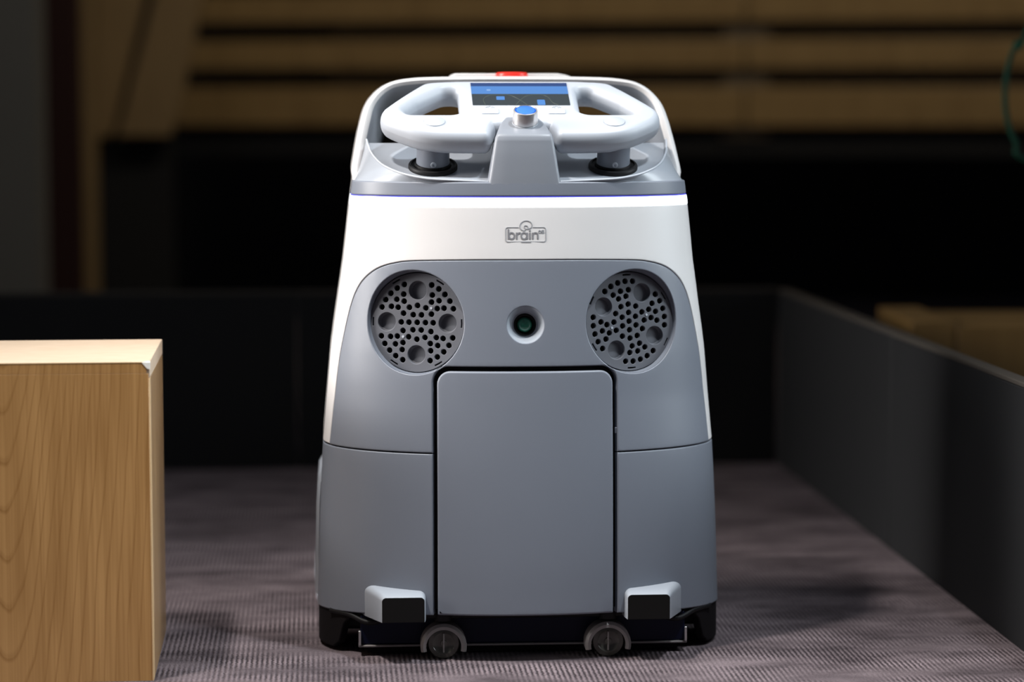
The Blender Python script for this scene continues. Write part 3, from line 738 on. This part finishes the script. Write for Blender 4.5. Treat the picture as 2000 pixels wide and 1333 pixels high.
# ---- hood: white arch with an open window behind the handlebar
hp = [(684, 352), (686, 335), (689.5, 310), (694.5, 280), (700.5, 250), (707.5, 222), (715, 203), (726, 187), (741, 172.5), (759, 162), (780, 155.8), (812, 151.8), (850, 150.2), (920, 149.2), (1007, 149)]
HL = []
for px, row in hp:
    y = .145
    for _ in range(4):
        q = loc(px, row, y); y = .145 + .060 * np.clip((q[2] - .545) / .115, 0, 1.05)
    HL.append((abs(q[0]) if px < 1000 else 0.0, q[2], y))
HL[0] = (float(hw(.5455)), .5455, .145)
HLs = smooth_path([(HL[0][0] + .0012, .530, .139)] + HL, 4)
half = [(-x, z, y) for x, z, y in HLs]; full = half + [(-x, z, y) for x, z, y in half[::-1][1:]]
full = np.array(full); o2 = full[:, :2]
tg = np.gradient(o2, axis=0); tg /= np.linalg.norm(tg, axis=1)[:, None]; nin = np.stack([tg[:, 1], -tg[:, 0]], 1)   # towards the inside
def hood_ring(d, y, tap=0.0):
    p = o2 + nin * np.asarray(d).reshape(-1, 1); return np.stack([p[:, 0], y, p[:, 1]], 1)
th = .0115 - .0040 * np.clip((o2[:, 1] - .62) / .04, 0, 1)
yr = full[:, 2]; yb_ = np.full(len(full), .375)
rings = [hood_ring(0 * th + .012, yb_), hood_ring(0 * th + .003, yb_ - .004), hood_ring(0 * th, yb_ - .02), hood_ring(0 * th, yr + .012), hood_ring(.15 * th, yr + .0045), hood_ring(.45 * th, yr + .0004), hood_ring(.7 * th, yr + .0008), hood_ring(th, yr + .005)]
n = len(full)
f = [(i * n + k, i * n + k + 1, (i + 1) * n + k + 1, (i + 1) * n + k) for i in range(len(rings) - 1) for k in range(n - 1)]
mesh('hood', np.concatenate(rings), f, M['white'], RB, sharp=50, label='white arched hood over the control deck')
ri = [hood_ring(th, yr + .005), hood_ring(th + .002, yr + .010), hood_ring(th + .016, yr + .075), hood_ring(th + .022, yb_ - .02), hood_ring(0 * th + .012, yb_)]
f = [(i * n + k, i * n + k + 1, (i + 1) * n + k + 1, (i + 1) * n + k) for i in range(len(ri) - 1) for k in range(n - 1)]
mesh('hood_liner', np.concatenate(ri), f, M['deck'], RB, sharp=50, label='grey inner face of the hood')
# body top behind the deck
V = []
nn = 24
for y in (.125, .16, .33, .385):
    for k in range(nn + 1):
        t = -1 + 2 * k / nn; V.append((t * (.190 if y < .36 else .15), y, .5445 + .010 * (1 - t * t) - (.0 if y < .36 else .008)))
f = [(i * (nn + 1) + k, i * (nn + 1) + k + 1, (i + 1) * (nn + 1) + k + 1, (i + 1) * (nn + 1) + k) for i in range(3) for k in range(nn)]
mesh('top_cover', V, f, M['white'], RB, label='white top cover behind the deck')
# raised plate and red stop button on the hood
tp = [loc(px, row, .31) for px, row in ((879, 154), (880, 148), (887, 144.2), (1085, 144.2), (1101, 147), (1110, 150), (1113, 155))]
prism('top_plate', [(p[0], p[2]) for p in tp], 0.282, .36, M['white'], RB, bev=.0012, label='raised white plate on the hood')
b0 = loc(968, 151, .272); b1 = loc(1031, 141, .272)
rad = (b1[0] - b0[0]) / 2; zc = b0[2]; hh = b1[2] - b0[2]
lathe('stop_button', [(rad * .97, -.002), (rad, hh * .25), (rad * .985, hh * .7), (rad * .88, hh * .95), (rad * .6, hh), (0, hh)], M['red'], RB, Matrix.Translation(((b0[0] + b1[0]) / 2, .272, zc)), 48, label='red stop button')

# ---- control deck: sloping dish between lip and rear edge
TD = R(20)
z0 = ZLIP - .001; yd0 = float(yf(ZLIP)) + .001
def DK(u, v, h): return np.stack([np.asarray(u), yd0 + np.asarray(v) * math.cos(TD) - np.asarray(h) * math.sin(TD), z0 + np.asarray(v) * math.sin(TD) + np.asarray(h) * math.cos(TD)], 1)
def plane_hit(px, row, O, t, h=0.0):
    nrm = np.array([0, -math.sin(t), math.cos(t)]); o = w2l(CAM); d = w2l(ray(px, row)); O = np.array(O) + nrm * h
    q = o + d * (((O - o) @ nrm) / (d @ nrm)); e = q - O; return q[0], e[1] * math.cos(t) + e[2] * math.sin(t)
DO = (0, yd0, z0)
bl = [plane_hit(px, row, DO, TD) for px, row in ((716, 273), (719.5, 285), (729, 304), (750, 324), (786, 339.5), (828, 348.5), (870, 352), (954, 355.5))]
bl = [(u, max(v, .0006)) for u, v in bl]
bs = smooth_path([(u, v, 0) for u, v in bl], 6)[:, :2]
wrear = bs[0][1]
tl = np.linspace(0, 1, len(bs))
lip_s = -.333 + (.333 - .040) * tl ** 0.9
lipc = SM(lip_s, np.full(len(bs), ZLIP - .0012), np.full(len(bs), -.0022))
for sg in (-1, 1):
    B = DK(bs[:, 0], bs[:, 1], np.zeros(len(bs))); B2 = DK(bs[:, 0] + .0015, bs[:, 1] + .0012, np.full(len(bs), -.0012)); B3 = DK(bs[:, 0] + .003, bs[:, 1] + .0022, np.full(len(bs), -.0050))
    rows = [lipc, lipc * .5 + B * .5 + np.array([0, 0, .002]), B, B2, B3]
    V = np.concatenate(rows) * np.array([-sg, 1, 1]); m_ = len(bs)
    f = [(i * m_ + k, i * m_ + k + 1, (i + 1) * m_ + k + 1, (i + 1) * m_ + k) for i in range(4) for k in range(m_ - 1)]
    mesh('deck_shoulder', V, f, M['deck'], RB, sharp=60, label='grey shoulder of the control deck')
for sg in (-1, 1):
    tube('dish_highlight', DK(-sg * bs[:, 0], bs[:, 1] + .0008, np.full(len(bs), -.0002)), .0013, M['handle'], RB, 8, label='pale bead standing in for the highlight along the deck dish')  # paler bead puts the highlight of the dish edge into shape and colour
dish = [(u, v) for u, v in bs] + [(-u, v) for u, v in bs[::-1]]
panel('deck_dish', dish, [], DK, .03, M['deck'], RB, bev=0, grid=.02, step=.01, h0=-.0042, label='sloping grey control deck')

# ---- handlebar and console plate
TH = R(25.0)
HO = loc(1028, 262, .040); HO[0] = 0.0
def HP(u, v, h): return np.stack([np.asarray(u), HO[1] + np.asarray(v) * math.cos(TH) - np.asarray(h) * math.sin(TH), HO[2] + np.asarray(v) * math.sin(TH) + np.asarray(h) * math.cos(TH)], 1)
def hx(px, row, wv): return loc(px, row, HO[1] + wv * math.cos(TH))[0]
left = [(hx(905, 158, .15), .1500), (hx(880, 159, .149), .1490), (hx(831, 162, .144), .1440), (hx(807, 173.6, .128), .1285), (hx(773.4, 195.6, .10), .0985), (hx(752, 216, .08), .0775), (hx(744.5, 228, .068), .0680),
        (hx(743, 240, .06), .0570), (hx(748, 252, .05), .0460), (hx(760, 262, .04), .0365), (hx(786, 277, .025), .0225), (hx(815, 287, .0115), .0105), (hx(845, 292, .005), .0040), (hx(880, 296, .001), .0010), (hx(935, 297, 0), 0.0)]
lo_ = smooth_path([(a, b, 0) for a, b in left], 4)[:, :2]
NW = .0345
outline = [tuple(p) for p in lo_] + [(-NW - .009, 0.0), (-NW - .0045, .0014), (-NW - .0018, .0055), (-NW + .004, .030), (NW - .004, .030), (NW + .0018, .0055), (NW + .0045, .0014), (NW + .009, 0.0)] + [(-a, b) for a, b in lo_[::-1]]
uh = hx(896, 195, .09)
hl = [(uh, .0575), (uh, .1260), (hx(868, 200, .126), .1260), (hx(815, 225, .093), .0930), (hx(789, 224, .068), .0700), (hx(800, 226, .0575), .0575)]
hl = rounded(hl, [.012, .008, .012, .02, .008, .006], 6)
HT_ = .028
hb = panel('handlebar', outline, [hl, hl * [-1, 1]], HP, HT_, M['handle'], RB, bev=.0088, bevh=.0135, steps=5, grid=.012, step=.005, closed=True, label='pale grey handlebar with console plate', sharp=45)
# seam between the handlebar halves
# screen set in the plate
def pt(px, row, h=0.0): 
    O = np.array([0, HO[1], HO[2]]); return plane_hit(px, row, O, TH, h)
tl_, tr_, br_, bl_ = pt(918, 163), pt(1107, 163), pt(1113, 206), pt(924, 206)
u0 = (tl_[0] + bl_[0]) / 2; u1 = (tr_[0] + br_[0]) / 2; v0 = bl_[1]; v1 = tl_[1]
um = (u0 + u1) / 2
du = (u1 - u0) / 2; u0, u1 = um - du, um + du
scr = panel('screen', rounded([(u0, v0), (u1, v0), (u1, v1), (u0, v1)], .001, 3), [], HP, .0015, M['scr'], RB, bev=.0002, grid=0, step=.02, h0=.0005, label='lit touch screen')
def rel(fx, fy): return (u0 + (u1 - u0) * fx, v1 - (v1 - v0) * fy)
def quad(name, x0, y0, x1, y1, h, mat):
    return panel(name, [rel(x0, y0), rel(x1, y0), rel(x1, y1), rel(x0, y1)], [], HP, .0002, mat, scr, bev=0, grid=0, step=.05, h0=h)
quad('recess_shade', 0, 0, 1, .155, .0007, M['scrnavy'])  # shadow of the screen's recess, put in as a navy band
quad('title_bar', 0, .155, 1, .50, .0007, M['scrblue'])
mapc = lambda q: np.array([rel(x, y) for x, y in q])
def sp(q): return smooth_path([(a, b, 0) for a, b in mapc(q)], 6)[:, :2]
strokes('route_line', [(sp([(.13, 1.0), (.115, .75), (.17, .58), (.27, .53), (.36, .53), (.43, .62), (.50, .80), (.56, 1.0)]), .0007), (sp([(.44, 1.0), (.49, .80), (.56, .60), (.66, .53), (.74, .55), (.79, .68), (.82, .88), (.88, 1.0)]), .0007)], HP, .0008, M['scrline'], scr)
panel('marker', rounded([rel(.25, .77), rel(.335, .77), rel(.335, .62), rel(.25, .62)], .001, 3), [], HP, .0002, M['scrmark'], scr, bev=0, grid=0, step=.05, h0=.0008)
panel('marker', rounded([rel(.665, 1.0), rel(.745, 1.0), rel(.745, .77), rel(.665, .77)], .0015, 3), [], HP, .0002, M['scrmark'], scr, bev=0, grid=0, step=.05, h0=.0008)
quad('title_text', .16, .30, .20, .36, .0008, M['scrtext'])
# two flat keys with small icons, below the screen
for ck in (957, 1087):
    a = pt(ck - 17, 223); b = pt(ck + 17, 216)
    kk = panel('console_key', rounded([(a[0], a[1]), (b[0], a[1]), (b[0], b[1] + .004), (a[0], b[1] + .004)], .0025, 5), [], HP, .003, M['handle'], RB, bev=.0005, grid=0, step=.006, h0=.0010, label='small raised console key')
    c = pt(ck, 211)
    ic = [(line((c[0] - .0045, c[1] - .003), (c[0] + .0045, c[1] - .003)), .0007), (arc((c[0], c[1] + .0005), .0022, .004, 0, 360, 16), .0005), (line((c[0] - .005, c[1] + .001), (c[0] - .0025, c[1] + .003)), .0006), (line((c[0] + .003, c[1] + .003), (c[0] + .005, c[1] + .0005)), .0006)]
    strokes('icon', ic, HP, .0004, M['paleink'], RB)
# round thumb buttons on the bars
for cb_ in (848.5, 1200):
    c = pt(cb_, 238)
    ct = HP(np.array([c[0]]), np.array([c[1]]), np.array([0.0]))[0]
    ex = (1, 0, 0); ey = (0, math.cos(TH), math.sin(TH)); en = (0, -math.sin(TH), math.cos(TH))
    lathe('thumb_button', [(.0129, -.001), (.0129, .0003), (.0126, .0003), (.0124, -.0005), (.0121, .0009), (.0112, .0015), (0, .0019)], M['handle'], RB, frame(ct, ex, ey, en), 40, label='round thumb button')
# posts, collars and screws under the bars
for pc_ in (845.5, 1197.5):
    u, v = plane_hit(pc_, 321, DO, TD)
    ct = DK(np.array([u]), np.array([v]), np.array([-.0042]))[0]
    ex = (1, 0, 0); ey = (0, math.cos(TD), math.sin(TD)); en = (0, -math.sin(TD), math.cos(TD))
    FRp = frame(ct, ex, ey, en)
    po = lathe('handle_post', [(.0195, 0), (.0192, .004), (.0188, .02), (.0190, .036)], M['grey'], RB, FRp, 48, label='grey post under the handlebar')
    lathe('collar', [(.0283, 0), (.0283, .0030), (.0272, .0046), (.0250, .0050), (.0245, .0032), (.0212, .0030), (.0205, .0062), (.0193, .0066)], M['black'], po, FRp, 48)
    Mf = FRp @ frame((0, -.0188, .0105), (1, 0, 0), (0, 0, 1), (0, -1, 0))
    lathe('screw', [(.0034, -.001), (.0034, .0006), (.0028, .0009), (.0018, .0009), (.0015, .0002), (0, .0002)], M['handle'], po, Mf, 20)

# ---- central neck with the start knob
prof = [(-.0004, ZL1 + .0006, .0425), (-.0004, ZL1 + .010, .0420), (-.0002, ZLIP - .001, .0412), (.0004, .556, .0392), (.0018, .575, .0362), (.0034, .5885, .0341), (.0042, .5935, .0333), (.0064, .5985, .0325), (.0112, .6018, .0313), (.020, .6060, .0292), (.034, .6125, .0255), (.048, .6180, .0200)]
yb0 = float(yf(ZLIP))
PT = np.array([(yb0 + a, b) for a, b, _ in prof]); Wd = np.array([c for _, _, c in prof])
fine = smooth_path([(a, b, c) for (a, b), c in zip(PT, Wd)], 5)
tg = np.gradient(fine[:, :2], axis=0); tg /= np.linalg.norm(tg, axis=1)[:, None]; nin2 = np.stack([tg[:, 1], -tg[:, 0]], 1)
sec = [(-1, 0, .030), (-1, 0, .0042), (-1, .0006, .0022), (-1, .0020, .0006), (-1, .0042, 0), (-.5, 0, 0), (0, 0, 0), (.5, 0, 0), (1, -.0042, 0), (1, -.0020, .0006), (1, -.0006, .0022), (1, 0, .0042), (1, 0, .030)]
V = []
for (y, z, wd), nv in zip(fine, nin2):
    for sx, dx, dd in sec:
        xx = sx * wd + dx; V.append((xx, y + .095 * (1 - (1 - (abs(xx) / .194) ** SN) ** (1 / SN)) + nv[0] * dd, z + nv[1] * dd))
m_ = len(sec); f = [(i * m_ + k, i * m_ + k + 1, (i + 1) * m_ + k + 1, (i + 1) * m_ + k) for i in range(len(fine) - 1) for k in range(m_ - 1)] + [tuple(range((len(fine) - 1) * m_, len(fine) * m_))]
mesh('neck', V, f, M['neck'], RB, sharp=60, label='grey neck rising to the knob')
kn = pt(1025.5, 240.5, .002)
kc = HP(np.array([kn[0]]), np.array([kn[1]]), np.array([.0030]))[0]
FK = frame(kc, (1, 0, 0), (0, math.cos(TH), math.sin(TH)), (0, -math.sin(TH), math.cos(TH)))
lathe('knob_seat', [(.0152, -.006), (.0150, -.0005), (.0140, .0003), (0, .0004)], M['deck'], RB, FK, 40)
kb = lathe('start_knob', [(.0138, .0003), (.0146, .0008), (.0146, .0020), (.0138, .0140), (.0134, .0152), (.0124, .0156), (.0120, .0150)], M['chrome'], RB, FK, 48, label='metal start knob')
lathe('cap_ring', [(.0122, .0150), (.0110, .0154), (.0104, .0152)], M['bluering'], kb, FK, 40)
lathe('cap', [(.0108, .0151), (.0100, .0156), (0, .0160)], M['blue'], kb, FK, 40, label='blue cap')
